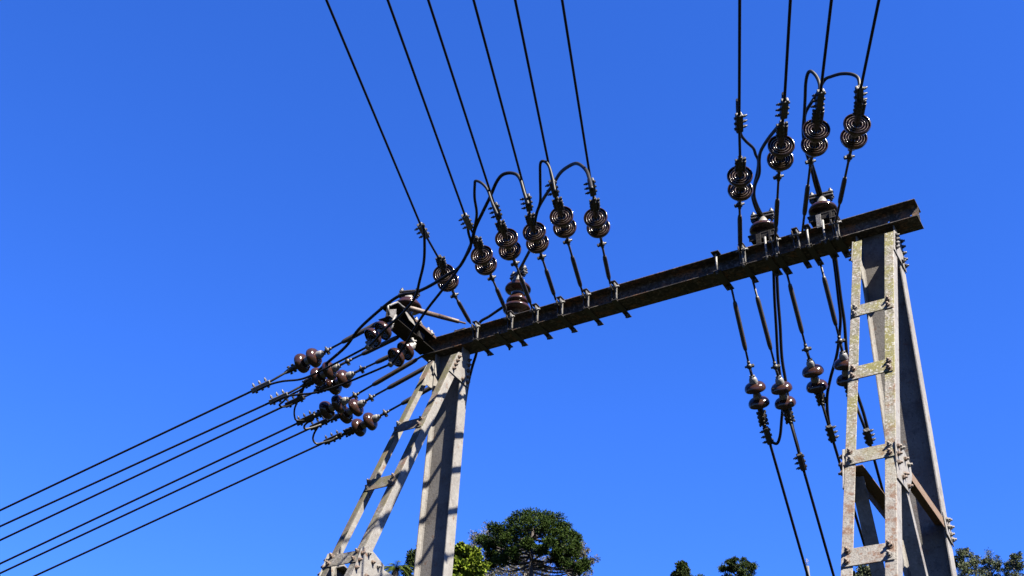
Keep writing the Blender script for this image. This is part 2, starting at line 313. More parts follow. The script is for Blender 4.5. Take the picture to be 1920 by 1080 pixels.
# ------------------------------------------------------------------ trestles
LM, LY, LZ = .4298, 9.9954, 7.6712
ND = Vector((0, -1, LM)).normalized(); DN = Vector((0, -LM, -1)).normalized()
def lad(x, z, off=0): return Vector((x, LY + LM * (z - LZ), z)) + ND * off
def trestle(xo, label, railmat, seed):
    xi = xo - .40; rnd = random.Random(seed)
    zg = -1.7
    t = thing('steel_trestle', label, 'steel trestle', (xo - .2, 10.1218, zg))
    b = MB(); q = .0055; zt = BZ0 - .004
    b.prism([(xi + .019, 10.1218 - q - .014, zg), (xi + .033, 10.1218 - q, zg), (xo - .033, 10.1218 - q, zg), (xo - .019, 10.1218 - q - .014, zg), (xo - .019, 10.1218 + q + .014, zg), (xo - .033, 10.1218 + q, zg), (xi + .033, 10.1218 + q, zg), (xi + .019, 10.1218 + q + .014, zg)], (0, 0, zt - zg))
    col = part(b, 'column', M['web'], t)
    for a, c in ((xi, 1), (xo, -1)):
        b = MB(); b.prism([(a, 10.1218 - .0825, zg), (a + c * .014, 10.1218 - .0825, zg), (a + c * .019, 10.1218 - q - .014, zg), (a + c * .019, 10.1218 + q + .014, zg), (a + c * .014, 10.1218 + .0825, zg), (a, 10.1218 + .0825, zg)], (0, 0, zt - zg))
        part(b, 'flange', M['steel'], col, .002)
    zb = -1.7
    for s, x in ((-1, xo), (1, xi)):
        # rail: an angle, its front flange carrying the battens
        e = Vector((s, 0, 0)); x0 = x - s * .003; T0, B0 = lad(x0, 7.50), lad(x0, zb)
        b = MB(); A0, A1 = T0 - ND * .0102, B0 - ND * .0102
        b.prism([A0, A0 + e * .010, A0 + e * .010 - ND * .115, A0 - ND * .115], A1 - A0)
        r = part(b, 'rail', M['steel'], t, .004)
        b = MB(); fw = .068 if (xo < -5 and s > 0) else .088
        b.prism([T0, T0 + e * fw, T0 + e * fw - ND * .010, T0 - ND * .010], B0 - T0)
        part(b, 'front_flange', M['mossdark'] if (xo < -5 and s > 0) else railmat, r, .004)
    for i, z in enumerate((6.33, 5.455, 4.455, 3.455, 2.45, 1.45, .45, -.5)):
        b = MB(); j = rnd.uniform(-.008, .008); jx = rnd.uniform(-.006, .006)
        wd = .5 * (.16, .165, .15, .16, .16, .16, .16, .16)[i] * 1.08
        A = lad(xi + .006 + jx, z + j, .001); B = lad(xo - .008 + jx, z + rnd.uniform(-.008, .008), .001)
        b.prism([A + DN * wd, B + DN * wd, B - DN * wd, A - DN * wd], ND * .010)
        p = part(b, 'batten', railmat, t, .0025)
        for x in (xi + .045, xo - .045):
            for s in (-.048, .048):
                inst(BOLTR if rnd.random() < .7 else BOLT, 'bolt', p, lad(x + rnd.uniform(-.005, .005), z, .011) + DN * (s + rnd.uniform(-.006, .006)), ND + Vector((rnd.uniform(-.06, .06), 0, rnd.uniform(-.06, .06))), rnd.uniform(.95, 1.2), rnd.random() * 3)
    for s, x in ((1, xo), (-1, xi)):
        # head gusset between rail and column flange
        g = MB(); X = x + s * .0050
        y = lambda z: LY + LM * (z - LZ)
        g.prism([(X, y(7.18) - .0, 7.18), (X, 10.206, 7.165), (X, 10.206, 7.52), (X, 10.14, 7.60), (X, y(7.52) + .005, 7.52)], (s * .010, 0, 0))
        p = part(g, 'gusset_plate', M['steel'], t, .002)
        pts = [(y(z) + .045, z) for z in (7.25, 7.32, 7.39, 7.46)] + [(10.165, z) for z in (7.22, 7.30, 7.38, 7.46, 7.53)] + [(10.06, 7.21)]
        for q in pts: inst(BOLTD if s > 0 and xo > -5 else BOLTR, 'bolt', p, (X + s * .010, q[0], q[1]), (s, 0, 0), 1.0, rnd.random() * 3)
        # lower node: gusset, level brace and long diagonal
        for zn, z2 in ((4.40, 1.0), (1.0, -1.6)):
            g = MB(); yr = y(zn)
            g.prism([(X, yr - .10, zn - .25), (X, yr + .22, zn - .24), (X, yr + .40, zn - .02), (X, yr + .40, zn + .09), (X, yr + .12, zn + .19), (X, yr + .02, zn + .14)], (s * .010, 0, 0))
            p = part(g, 'gusset_plate', M['steel'], t, .002)
            for dy, dz in ((.03, .08), (0, .0), (-.03, -.09), (.13, .11), (.21, .05), (.30, .04), (.13, -.12), (.20, -.19), (.05, -.18)):
                inst(BOLTR if (dy + dz) % .02 < .012 else BOLT, 'bolt', p, (X + s * .010, yr + dy, zn + dz), (s, 0, 0), .95, rnd.random() * 3)
            g = MB(); g.angle((X - s * .001, yr + .16, zn + .05), (X - s * .001, 10.19, zn + .05), (0, 0, -1), .09, (-s, 0, 0), .10, .009)
            p = part(g, 'level_brace', M['rustbrace'] if xo > -5 else M['steel'], t, .002)
            g = MB(); g.prism([(X, 10.02, zn - .10), (X, 10.215, zn - .14), (X, 10.215, zn + .10), (X, 9.98, zn + .09)], (s * .010, 0, 0))
            p = part(g, 'gusset_plate', M['steel'], t, .002)
            for dy, dz in ((10.06, .05), (10.13, .07), (10.08, -.01), (10.17, .02), (10.13, -.06), (10.18, -.09)):
                inst(BOLT, 'bolt', p, (X + s * .010, dy, zn + dz), (s, 0, 0), .95, rnd.random() * 3)
            a = Vector((X - s * .002, yr + .10, zn - .08)); bb = Vector((X - s * .002, 10.02, z2 + .1)); dd = (bb - a).normalized(); e = Vector((0, dd.z, -dd.y))
            if e.y > 0: e = -e
            g = MB(); g.angle(a, bb, (-s, 0, 0), .11, -e, .07, .009); part(g, 'diagonal_brace', M['steel'], t, .002)
    return t
trestle(-1.905, 'larger A-frame steel trestle with lichen-green ladder strut under the free right beam end', M['ladder'], 5)
trestle(-7.114, 'smaller A-frame steel trestle with strongly slanting ladder strut under the crossarm', M['mossy'], 8)

# ------------------------------------------------------------------ crossarm at the left beam end
arm = thing('cross_arm', 'short dark channel crossarm bolted across the left end of the beam', 'crossarm', (-7.6, 10.0, 7.70))
for y0, y1 in ((9.12, 9.996), (10.248, 10.72)):
    b = MB(); b.ibeam((-7.6075, y0, 7.775), (-7.6075, y1, 7.775), (0, 0, 1), .19, (1, 0, 0), .215, .011, .009); part(b, 'arm_beam', M['arm'], arm, .002)
b = MB(); b.angle((-7.494, 9.55, 7.885), (-7.494, 9.99, 7.885), (-1, 0, 0), .07, (0, 0, -1), .035, .009); p = part(b, 'cleat', M['rustrod'], arm, .002)
for y, zz in ((9.60, 0), (9.68, 0), (9.86, 0), (9.93, 0)): inst(BOLTG, 'bolt', p, (-7.53, y, 7.885), (0, 0, 1), 1.5)
for y in (9.62, 9.90): inst(BOLTG, 'bolt', p, (-7.494, y, 7.865), (1, 0, 0), .8)
# end bracket: two triangular plates and a strap frame
def xp(X, *px): return [on_x(x, y, X) for x, y in px]
b = MB(); b.prism(xp(-7.49, (727, 581), (742, 580), (741, 592), (735, 597), (728, 592)), (.012, 0, 0)); part(b, 'bracket_plate', M['galv'], arm, .002)
b = MB(); b.prism(xp(-7.49, (757, 583), (762, 586), (770, 596), (781, 610), (777, 611), (766, 600)), (.010, 0, 0)); part(b, 'bracket_plate', M['steel'], arm, .002)
b = MB(); b.tube(xp(-7.484, (729, 590), (727, 572), (731, 573), (739, 569), (745, 567), (749, 570), (753, 574), (758, 577)), .014, 8); part(b, 'strap', M['galv'], arm)
b = MB(); b.tube(xp(-7.48, (742, 591), (738, 599), (735, 603)), .016, 8); part(b, 'strap', M['galv'], arm)
b = MB(); b.box((-7.48, 9.66, 7.70), .03, .12, .08); part(b, 'bracket_plate', M['arm'], arm, .003)

# ------------------------------------------------------------------ insulator strings and wires
DEP = {}
def nuts(b, P, ax, side, n, sp, r=.016, L=.04):
    for i in range(n):
        c = P + ax * (i - (n - 1) / 2) * sp
        b.tube([c - side * L * .6, c + side * L], r * .55, 8); b.tube([c + side * L * .45, c + side * L * .85], r, 6, False)
def string(label, A, ring, d2, d1, st, scale, tb=(.18, .75), cat='insulator', group=None, rodr=.0125, tbr=.025, clampmat='fitting', heavy=True):
    """tension string from the steelwork (A) outward: tie rod with turnbuckle, ball link, two discs, strain clamp"""
    t = thing('insulator_string', label, cat, A, group)
    b = MB(); b.tube([A, ring], rodr, 10); rod = part(b, 'tie_rod', M['rod'], t)
    b = MB(); e = ring - A; a0, a1 = A + e * tb[0], A + e * tb[1]; u = e.normalized()
    b.tube([a0, a0 + u * .02, a0 + u * .06, a1 - u * .06, a1 - u * .02, a1], [rodr * 1.3, tbr * .85, tbr, tbr, tbr * .85, rodr * 1.3], 10); part(b, 'turnbuckle', M['rod'], rod)
    b = MB(); side = u.cross(FW).normalized()
    b.ball(ring, .034); b.tube([ring - side * .05, ring + side * .055], .012, 8); b.tube([ring + side * .03, ring + side * .05], .022, 6, False)
    b.tube([ring - u * .06, ring - u * .02], .018, 8); part(b, 'ball_link', M['fitting'], t)
    ax = (d2 - d1).normalized(); ax2 = ((ring - d2).normalized() + ax).normalized()
    for P, a in ((d2, ax2), (d1, ax)):
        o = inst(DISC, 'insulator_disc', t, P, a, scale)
        for me, nm in ((CAP, 'cap'), (PIN, 'pin')):
            c = bpy.data.objects.new(nm, me); COL.objects.link(c); c.parent = o
    b = MB(); b.tube([d2 + ax2 * .10 * scale, ring], .016, 8); part(b, 'link_bar', M['fitting'], t)
    if (d2 - d1).length > .2:
        b = MB(); b.tube([d1 + ax * .11 * scale, d2 - ax2 * .09 * scale], .02, 8); part(b, 'link_bar', M['fitting'], t)
    # strain clamp: fork, tapered body, U-bolts with nuts
    w = (st - d1).normalized(); s2 = w.cross(FW).normalized(); n2 = w.cross(s2)
    b = MB(); p0 = d1 - ax * .08 * scale
    b.tube([p0, d1.lerp(st, .45)], .020, 8); b.tube([d1.lerp(st, .35), st, st + w * .08, st + w * .14], [.030, .038, .030, .018], 10)
    for k in ((-.05, 1), (0.0, -1), (.05, 1), (.095, -1)) if heavy else ((0, 1), (.06, -1)):
        c = st + w * k[0]; b.tube([c - s2 * .055, c + s2 * .055], .011, 8)
        for q in (-1, 1): b.tube([c + s2 * q * .036, c + s2 * q * .052], .019, 6, False)
        b.tube([c - n2 * .045, c + n2 * .045], .013, 8)
    if heavy:
        b.tube([st - s2 * .03 + n2 * .02 - w * .06, st - s2 * .035 + n2 * .02 + w * .09], .017, 8); b.tube([st + s2 * .03 - w * .06, st + s2 * .03 + w * .07], .017, 8)
    part(b, 'strain_clamp', M[clampmat], t)
    return t
def wire(label, pts, r, clampP, clampdir, group, cl_len=.22, clampmat='fitting', tilt=1, cl_w=.03):
    o = thing('overhead_wire', label, 'power line wire', pts[0], group)
    b = MB(); b.tube(pts, r, 8); part(b, 'conductor', M['wire'], o)
    w = clampdir.normalized(); s = w.cross(FW).normalized() * tilt; n = w.cross(s)
    b = MB(); b.box(clampP + s * .006, cl_w * 1.7, cl_w * 1.9, cl_len, (s, n, w)); b.box(clampP - s * .022, cl_w * .8, cl_w * 1.5, cl_len * 1.06, (s, n, w))
    c = part(b, 'groove_clamp', M[clampmat], o, .006)
    for i in (-1, 0, 1):
        q = MB(); pc = clampP + w * i * cl_len * .32
        q.tube([pc - s * cl_w * 1.5, pc + s * cl_w * 2.6], .008, 8); q.tube([pc + s * cl_w * 1.25, pc + s * cl_w * 2.0], .016, 6, False); q.tube([pc - s * cl_w * 1.6, pc - s * cl_w * 1.1], .016, 6, False)
        part(q, 'bolt', M[clampmat], c)
    return o

ORD6 = ['leftmost', 'second from left', 'third from left', 'fourth from left', 'fifth from left', 'rightmost']
#      attach        ring           disc far       disc near      strain       line clamp   wire top
UP6 = [((882, 606), (852.5, 553.7), (842, 532), (833.9, 517), (828, 494), (793.4, 433), (612, 0)),
       ((951, 588), (922.5, 521), (913, 501), (905, 482.5), (897, 458), (876, 415.6), (727, 0)),
       ((997.6, 577), (966.5, 494), (957.5, 473), (951, 451), (941, 427), (931, 396), (803, 0)),
       ((1042, 562), (1016, 482), (1009, 460), (1003, 439), (996, 414), (990, 380), (888, 0)),
       ((1092, 548), (1064.5, 452.5), (1060, 431), (1054, 410), (1047, 384.5), (1038, 353), (966, 0)),
       ((1144, 532), (1128.7, 458), (1123, 431), (1118, 412.5), (1115.5, 386), (1109.5, 351), (1054, 0))]
UPR = [((1388, 470), (1386.7, 384), (1388, 361), (1387.4, 335), (1388, 311), (1386, 230), (1387, 0)),
       ((1452.5, 463), (1460, 331.5), (1462.5, 304), (1464.4, 278.5), (1465.8, 246), (1470, 204), (1482, 0)),
       ((1503.5, 442), (1520, 303), (1526, 277), (1530, 249), (1533, 219), (1537, 187), (1559, 0)),
       ((1567, 416), (1592.6, 294.4), (1599.5, 264), (1605.6, 238.5), (1611, 205), (1611, 180), (1648, 0))]
NEARBY = ['beside the left crossarm', 'just left of the beam-top post insulator', 'crossing in front of the beam-top post insulator', 'just right of the beam-top post insulator', 'with jumper looping from its clamp', 'nearest the bare middle of the beam']
for side, rows, grp in (('left', UP6, 'overhead wires to the left'), ('right', UPR, 'overhead wires to the right')):
    for i, (a, rg, d2, d1, st, lc, top) in enumerate(rows):
        A = on_y(*a, 9.93)
        k = (a[0] - top[0]) / (a[1] - top[1]); VY = 2080
        d = -ray(a[0] + k * (VY - a[1]), VY)
        Q = [along(A, d, p) for p in (rg, d2, d1, st, lc, top)]
        if side == 'left':
            l1 = 'two-disc insulator string on the %s of the six left overhead wires' % ORD6[i]; l2 = 'overhead wire, %s of the six rising from the left beam half' % ORD6[i]
            tb = (.12, .72) if i else (.05, .8)
        else:
            o4 = ['leftmost', 'second from left', 'third from left', 'rightmost'][i]
            l1 = 'two-disc insulator string, %s of the four above the right beam end' % o4; l2 = 'overhead wire, %s of the four rising from the right beam end' % o4
            tb = (.12, .78) if i == 0 else (.3, .7)
        string(l1, A, Q[0], Q[1], Q[2], Q[3], 1.0 if side == 'left' else 1.0, tb, 'insulator', 'upper insulator strings')
        end = Q[5] + (Q[5] - Q[4]).normalized() * 1.5
        fl = Vector((d.x, d.y, 0)).normalized()
        pts = [Q[3] + (Q[3] - Q[4]).normalized() * 0.0, Q[4], Q[5], end] + [end + fl * s + Vector((0, 0, .004 * s * s / 6)) for s in (6, 14, 24, 36)]
        cm = 'galv' if (side == 'left' and i in (0, 1)) else 'fitting'
        wire(l2, pts, .0125 if side == 'left' else .0138, Q[4], Q[3] - Q[4], grp, .23, cm, -1 if not (side == 'right' and i in (0, 3)) else 1)
        DEP[side[0] + str(i)] = Q[4].dot(FW)

# far-side strings at the right: rods drop steeply behind the beam
LOW = [((1371, 538), (1405, 687), (1414.6, 722.5), (1421.8, 751), (1429, 781), (1439.5, 817), (1514, 1078)),
       ((1411.5, 526), (1454, 688), (1464, 723.5), (1471, 751), (1478, 776), (1502.5, 866), (1562.7, 1078)),
       ((1473.5, 505), (1512, 655), (1522.6, 691.5), (1530.4, 720), (1537.5, 742), (1558, 813), (1604, 966)),
       ((1537.5, 491), (1575, 640), (1583, 678), (1588, 708), (1594, 732), (1627.7, 819), (1655, 920))]
L4 = ['leftmost', 'second from left', 'third from left', 'rightmost, behind the rail']
for i, (a, rg, c1, c2, st, lc, end) in enumerate(LOW):
    A = on_y(*a, 10.32); dep = A.dot(FW)
    f = lambda p, q=0: at_depth(*p, dep + q)
    # the sheds tilt slightly away: axis a little toward the viewer at the beam end
    string('brown insulator string hanging below the right beam end, %s of four' % L4[i], A, f(rg, .05), f(c1, .10), f(c2, .15), f(st, .19), .93, (.18, .80), 'insulator', 'lower insulator strings', .012, .026)
    C, E2 = f(lc, .22), f(end, .6); w = (E2 - C).normalized()
    far = [E2 + w * s for s in (1.5, 3)]
    g = E2 + w * 5.0
    wire('steep wire below the right beam end, %s of four' % L4[i].split(',')[0], [f(st, .19), C, E2] + far + [g, g + w * 1.2], .016, C, E2 - C, 'wires dropping behind the beam', .2, 'fitting', -1 if i in (0, 1) else 1)
    DEP['w' + str(i)] = C.dot(FW)

# strings to the left from the crossarm
LEFT = [((738, 590), (613.5, 657), (592.5, 668.5), (570.5, 679), (551, 690), (490, 725), (0, 957)),
        ((775, 618), (651.5, 677.5), (622, 693), (600.5, 704.5), (583, 714.5), (523, 747), (0, 987)),
        ((797, 637), (678, 692.5), (649, 708), (629.5, 720.5), (607.5, 727), (553, 752), (0, 1013)),
        ((815, 654), (665.5, 741.5), (639, 755.5), (616.5, 767), (599, 775.5), (574, 786), (0, 1057)),
        ((838, 667), (695.5, 745.5), (671, 761.5), (650.5, 775), (628, 782.5), (599, 795), (0, 1075)),
        ((862, 697), (722, 774.5), (698, 788), (676.5, 799.5), (659, 807.5), (625, 822), (65, 1080))]
L6 = ['topmost', 'second from top', 'third from top', 'fourth from top', 'fifth from top', 'lowest']
for i, (a, rg, c1, c2, st, lc, end) in enumerate(LEFT):
    A = on_x(*a, -7.62) if i < 5 else on_x(*a, -7.62); dep = A.dot(FW)
    f = lambda p, q=0: at_depth(*p, dep + q)
    string('brown two-shed insulator string left of the small trestle, %s of six' % L6[i], A, f(rg, .0), f(c1, .05), f(c2, .12), f(st, .17), .97, (.22, .78), 'insulator', 'left insulator strings', .0135, .030, 'fitting', i in (1, 2, 5))
    C, E2 = f(lc, .20), f(end, .45); w = (E2 - C).normalized(); h = Vector((w.x, w.y, 0)).normalized()
    pts = [f(st, .17), C, E2]; p = E2; sl = w.z
    for q in range(9):
        p = p + Vector((h.x, h.y, 0)) * 3.2 * .93 + Vector((0, 0, 3.2 * sl)); sl = sl + .06 ; pts.append(p)
    wire('wire descending to the lower left, %s of six' % L6[i], pts, .0135, C, E2 - C, 'wires descending to the left', .25, 'galv' if i in (0, 1) else 'fitting', -1, .032)
    DEP['l' + str(i)] = C.dot(FW)

# two short strings hung from the crossarm bracket, undersides toward the viewer
for lab, A, c1, c2, e, m in (('pair of dark discs hung from the grey bracket at the crossarm tip', (737, 592), (722, 617), (703, 630), (693, 646), 1.0),
                          ('pair of dark discs hung under the middle of the crossarm', (772, 634), (764, 655), (746.5, 667), (736, 679), 1.0)):
    P = on_x(*A, -7.52); dep = P.dot(FW)
    q1, q2, q3 = at_depth(*c1, dep - .09), at_depth(*c2, dep - .18), at_depth(*e, dep - .26)
    t = thing('insulator_string', lab, 'insulator', P, 'short bracket strings')
    ax = (q1 - q2).normalized()
    for Q in (q1, q2):
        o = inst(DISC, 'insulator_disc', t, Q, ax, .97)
        for me, nm in ((CAP, 'cap'), (PIN, 'pin')):
            c = bpy.data.objects.new(nm, me); COL.objects.link(c); c.parent = o
    b = MB(); b.tube([P, q1 + ax * .12], .02, 8); b.tube([P.lerp(q1 + ax * .12, .5) - RT * .04, P.lerp(q1 + ax * .12, .5) + RT * .04], .014, 8); part(b, 'link_bar', M['galv'], t)
    b = MB(); w = (q3 - q2).normalized(); b.tube([q2 - ax * .08, q3], .018, 8); b.tube([q3 - w * .03, q3 + w * .06], .034, 8)
    for s in (-1, 1):
        for z in (-1, 1): b.ball(q3 + RT * .035 * s + UP * .025 * z, .018, 8)
    part(b, 'strain_clamp', M['galv'], t)
    DEP['h' + ('0' if A[0] < 750 else '1')] = q3.dot(FW)

# ------------------------------------------------------------------ post insulators
def post(label, x, y, z, zt, sheds, bracket=False, s=1.0, clampdir=(1, 0, 0)):
    """base at z, cable clamp at zt; sheds: list of (z, radius)"""
    t = thing('post_insulator', label, 'insulator', (x, y, z), 'post insulators')
    prof = [(.0, z - z), (.075 * s, 0), (.08 * s, .02), (.07 * s, .05)]
    b = MB(); pr = []
    for zz, r in sheds:
        h = zz - z
        pr += [(.062 * s, h - .075), (.085 * s, h - .055), (r * .86, h - .045), (r, h - .030), (r * 1.0, h - .015), (r * .93, h + .010), (r * .74, h + .030), (.075 * s, h + .045)]
    pr = [(.058 * s, .03)] + pr + [(.06 * s, zt - z - .09), (.0, zt - z - .09)]
    b.lathe((x, y, z), (0, 0, 1), pr, 32); part(b, 'porcelain_body', M['brown'], t)
    b = MB(); b.lathe((x, y, z), (0, 0, 1), [(0, 0), (.098 * s, 0), (.098 * s, .016), (.060 * s, .035), (.058 * s, sheds[0][0] - z - .085), (.05 * s, sheds[0][0] - z - .07)], 24); part(b, 'base_ring', M['arm'], t)
    b = MB(); zz = zt - z
    b.lathe((x, y, z), (0, 0, 1), [(.075 * s, zz - .125), (.075 * s, zz - .10), (.060 * s, zz - .07), (.045 * s, zz - .02), (.0, zz - .02)], 20); part(b, 'cap', M['galv'], t)
    b = MB(); d = Vector(clampdir).normalized(); n = Vector((-d.y, d.x, 0)); c = Vector((x, y, zt - .01))
    b.box(c, .26, .075, .022, (d, n, Vector((0, 0, 1)))); b.box(c + Vector((0, 0, .04)), .25, .07, .02, (d, n, Vector((0, 0, 1))))
    k = part(b, 'cable_clamp', M['fitting'], t, .004)
    for q in (-.10, .10): inst(BOLTD, 'bolt', k, c + d * q + Vector((0, 0, .05)), (0, 0, 1), 1.3); inst(BOLTD, 'bolt', k, c + d * q - Vector((0, 0, .011)), (0, 0, -1), 1.3)
    if bracket:
        b = MB(); b.box((x, y - .01, z - .012), .30, .20, .02); b.box((x, y - .10, z - .05), .28, .012, .07); part(b, 'bracket', M['arm'], t, .003)
        for q in (-.03, .10):
            b = MB(); b.box((x + q, y - .115, (z - .03 + BZ1 - .01) / 2), .055 if q < 0 else .03, .010, z - .03 - BZ1 + .03); part(b, 'bracket_leg', M['galv'] if (q < 0 and x > -3) else M['arm'], t, .002)
        b = MB(); b.box((x + .03, y + .06, (z + BZ1) / 2 - .008), .16, .06, z - BZ1 - .03); part(b, 'bracket_leg', M['fitting'], t, .003)
    return t
post('tall brown post insulator standing on the left half of the beam behind the tie rods', -6.43, 10.125, BZ1 + .002, 8.56, [(8.06, .170), (8.17, .135), (8.36, .160)], False, 1.1, (1, -.3, 0))
post('dark post insulator on the crossarm, above the left end of the beam', -7.60, 9.50, 7.885, 8.25, [(8.07, .172), (8.12, .13)], False, 1.0, (1, .35, 0))
post('dark post insulator on the bracket under the Y-shaped jumper', -3.29, 10.12, 8.04, 8.32, [(8.16, .155)], True, 1.0, (1, .1, 0))
post('dark post insulator on a bracket next to the larger trestle', -2.62, 10.12, 8.06, 8.35, [(8.18, .155)], True, 1.0, (1, .1, 0))

# ------------------------------------------------------------------ stay rod from the crossarm to the first clamp
s0, s1 = on_x(765, 577, -7.5), on_y(873, 606.5, 9.935)
b = MB(); e = s1 - s0
b.tube([s0, s0 + e * .03, s0 + e * .08, s0 + e * .52], [.016, .03, .034, .030], 10); b.tube([s0 + e * .52, s0 + e * .86, s0 + e * .88, s0 + e * .89, s1], [.031, .026, .024, .013, .012], 10)
tag(b.build('stay_rod', M['rustrod']), 'rust-orange stay rod running from the crossarm bracket to the beam', 'stay rod')

# ------------------------------------------------------------------ jumper cables
def jumper(label, pts, r=.019, m='jumper'):
    """pts: (x, y, depth)"""
    rj = random.Random(len(label) * 7); n = len(pts)
    pts = [(x + (rj.uniform(-1.3, 1.3) if 0 < i < n - 1 else 0), y + (rj.uniform(-1.3, 1.3) if 0 < i < n - 1 else 0), d) for i, (x, y, d) in enumerate(pts)]
    b = MB(); b.tube(smooth_path([at_depth(*p) for p in pts]), r * .93, 8)
    return tag(b.build('jumper_cable', M[m]), label, 'cable', 'jumper cables')
def lerpd(px, d0, d1):
    n = len(px) - 1; L = [0]
    for i in range(n): L.append(L[-1] + math.hypot(px[i + 1][0] - px[i][0], px[i + 1][1] - px[i][1]))
    return [(p[0], p[1], d0 + (d1 - d0) * l / L[-1]) for p, l in zip(px, L)]
dP = lambda x, y, z: Vector((x, y, z)).dot(FW)
p1, p2, p3, p4 = dP(-7.6, 9.5, 8.25), dP(-6.43, 10.12, 8.56), dP(-3.29, 10.12, 8.33), dP(-2.62, 10.12, 8.36)
jumper('thin jumper from the leftmost overhead wire curving down past the crossarm post insulator', lerpd([(793, 420), (797, 448), (796, 490), (788, 525), (777, 557), (758, 582), (738, 603), (717, 624), (703, 637), (693, 648)], DEP['l0'] * 0 + DEP['l0'] - 2.2, DEP['h0'] - .12), .0165)
jumper('jumper from the second overhead wire passing behind discs to the lower dark discs', lerpd([(876, 412), (879, 435), (882, 460), (868, 489), (848, 520), (828, 548), (800, 580), (780, 612), (766, 637), (752, 660), (736, 681)], 12.75, DEP['h1'] - .12), .0165)
jumper('thin looped jumper from the third overhead wire joining the thick cable bundle', lerpd([(934, 405), (924, 380), (913, 355), (903, 344), (893, 338), (889, 346), (891, 372), (893, 400), (890, 425), (883, 458)], 12.0, 12.95), .016)
jumper('thick cable arching from the fourth overhead wire over the crossarm post insulator', lerpd([(991, 385), (984, 363), (975, 334), (960, 325), (944, 326), (931, 341), (919, 368), (905, 396), (891, 428), (882, 458), (862, 498), (840, 516), (808, 535), (778, 548), (755, 553), (735, 563), (703, 588), (672, 620), (648, 650), (605, 688), (575, 718), (558, 748), (548, 757)], 11.9, 15.0), .020)
jumper('thin looped jumper standing up from the fifth overhead wire', lerpd([(1041, 360), (1035, 333), (1029, 312), (1020, 303), (1013, 307), (1012, 330), (1013, 352), (1012, 378), (1006, 400), (1003, 420)], 11.6, 12.3), .016)
jumper('thick jumper arching from the sixth overhead wire down to the tall post insulator', lerpd([(1110, 355), (1106, 335), (1097, 317), (1081, 307), (1065, 312), (1051, 326), (1036, 346), (1021, 370), (1008, 395), (1002, 425), (996, 460), (985, 487), (972, 506), (966, 520)], 11.4, p2), .020)
jumper('cable sloping from the tall post insulator behind the beam to the small trestle', lerpd([(958, 566), (940, 578), (918, 593), (897, 607), (895, 640), (892, 664), (884, 690), (876, 730), (866, 800), (850, 880)], p2 - .1, p2 + .45), .019)
jumper('left branch of the Y-shaped jumper, from the leftmost right-hand overhead wire', lerpd([(1382.5, 187), (1384.5, 212), (1387, 240), (1390, 254), (1399, 263), (1411, 278), (1418, 291), (1421, 302), (1420, 322), (1414, 345), (1411, 366), (1416, 386), (1424, 406)], DEP['r0'], p3), .017)
jumper('right branch of the Y-shaped jumper, from the second right-hand overhead wire', lerpd([(1469, 175), (1469, 205), (1465, 226), (1455, 240), (1441, 261), (1428, 283), (1423.5, 300), (1423, 325), (1417, 348), (1415, 366), (1421, 385), (1430, 406)], DEP['r1'], p3), .019)
jumper('narrow looped jumper from the third right-hand overhead wire to the post insulator by the trestle', lerpd([(1537, 190), (1536, 160), (1530, 143), (1522, 135), (1515, 138), (1511, 155), (1509, 185), (1507, 215), (1507, 250), (1512, 285), (1521, 315), (1529, 345), (1535, 368)], DEP['r2'], p4), .018)
jumper('wide arched jumper from the rightmost overhead wire to the post insulator by the trestle', lerpd([(1612, 190), (1613, 162), (1608, 147), (1596, 140), (1578, 139), (1560, 143), (1546, 150), (1532, 175), (1520, 192), (1511, 212), (1509, 235), (1510, 262), (1518, 295), (1529, 325), (1541, 368)], DEP['r3'], p4), .018)
w0, w1, w2, w3 = DEP['w0'], DEP['w1'], DEP['w2'], DEP['w3']
jumper('black cable hanging below the beam and hooking under the leftmost lower insulator string', lerpd([(1433, 410), (1440, 440), (1449, 480), (1450.5, 512), (1453, 560), (1456, 610), (1459, 670), (1463, 710), (1467, 745), (1466, 790), (1463, 818), (1456, 831), (1446, 828), (1440, 815)], p3 + .1, w0), .018)
jumper('black cable hanging straight below the beam to the second lower insulator string', lerpd([(1436, 408), (1444, 440), (1454, 480), (1455.5, 512), (1458, 560), (1461.5, 610), (1467, 670), (1473, 715), (1479, 760), (1486, 797), (1495, 838), (1502, 868)], p3 + .1, w1), .019)
jumper('black cable curving from below the beam to the third lower insulator string', lerpd([(1541, 368), (1552, 410), (1561, 470), (1566, 510), (1573, 560), (1576, 595), (1575, 630), (1568, 665), (1556, 710), (1551, 745), (1553, 780), (1559, 815)], p4 + .1, w2), .018)
jumper('black cable running down behind the ladder rail to the rightmost lower insulator string', lerpd([(1544, 368), (1556, 410), (1566, 470), (1571, 510), (1577, 560), (1582, 605), (1588, 660), (1597, 705), (1608, 738), (1619, 775), (1629, 812)], p4 + .1, w3), .019)
dl = [DEP['l%d' % i] for i in range(6)]
jumper('cable from the topmost left clamp up to the upper dark discs', lerpd([(482, 732), (505, 721), (530, 716), (562, 711), (590, 702), (625, 684), (660, 666), (693, 648)], dl[0] - .06, DEP['h0']), .014, 'wire')
jumper('cable from the second left clamp up to the lower dark discs', lerpd([(512, 755), (533, 744), (560, 741), (595, 736), (640, 722), (690, 701), (736, 681)], dl[1] - .10, DEP['h1']), .014, 'wire')
jumper('small curl of cable linking the second and third left clamps', lerpd([(583, 716), (565, 730), (545, 742), (530, 753), (525, 760), (531, 764), (545, 760), (560, 750)], dl[1], dl[2]), .013)
jumper('hooked cable linking the third and fourth left clamps', lerpd([(572, 722), (566, 738), (556, 755), (551, 768), (551, 780), (558, 788), (575, 787), (586, 783)], dl[2], dl[3]), .013)
jumper('pale hooked cable linking the fourth and fifth left clamps', lerpd([(590, 777), (586, 788), (578, 792), (572, 799), (573, 803), (585, 803), (602, 796)], dl[3] - .05, dl[4] - .03), .0145, 'fitting')
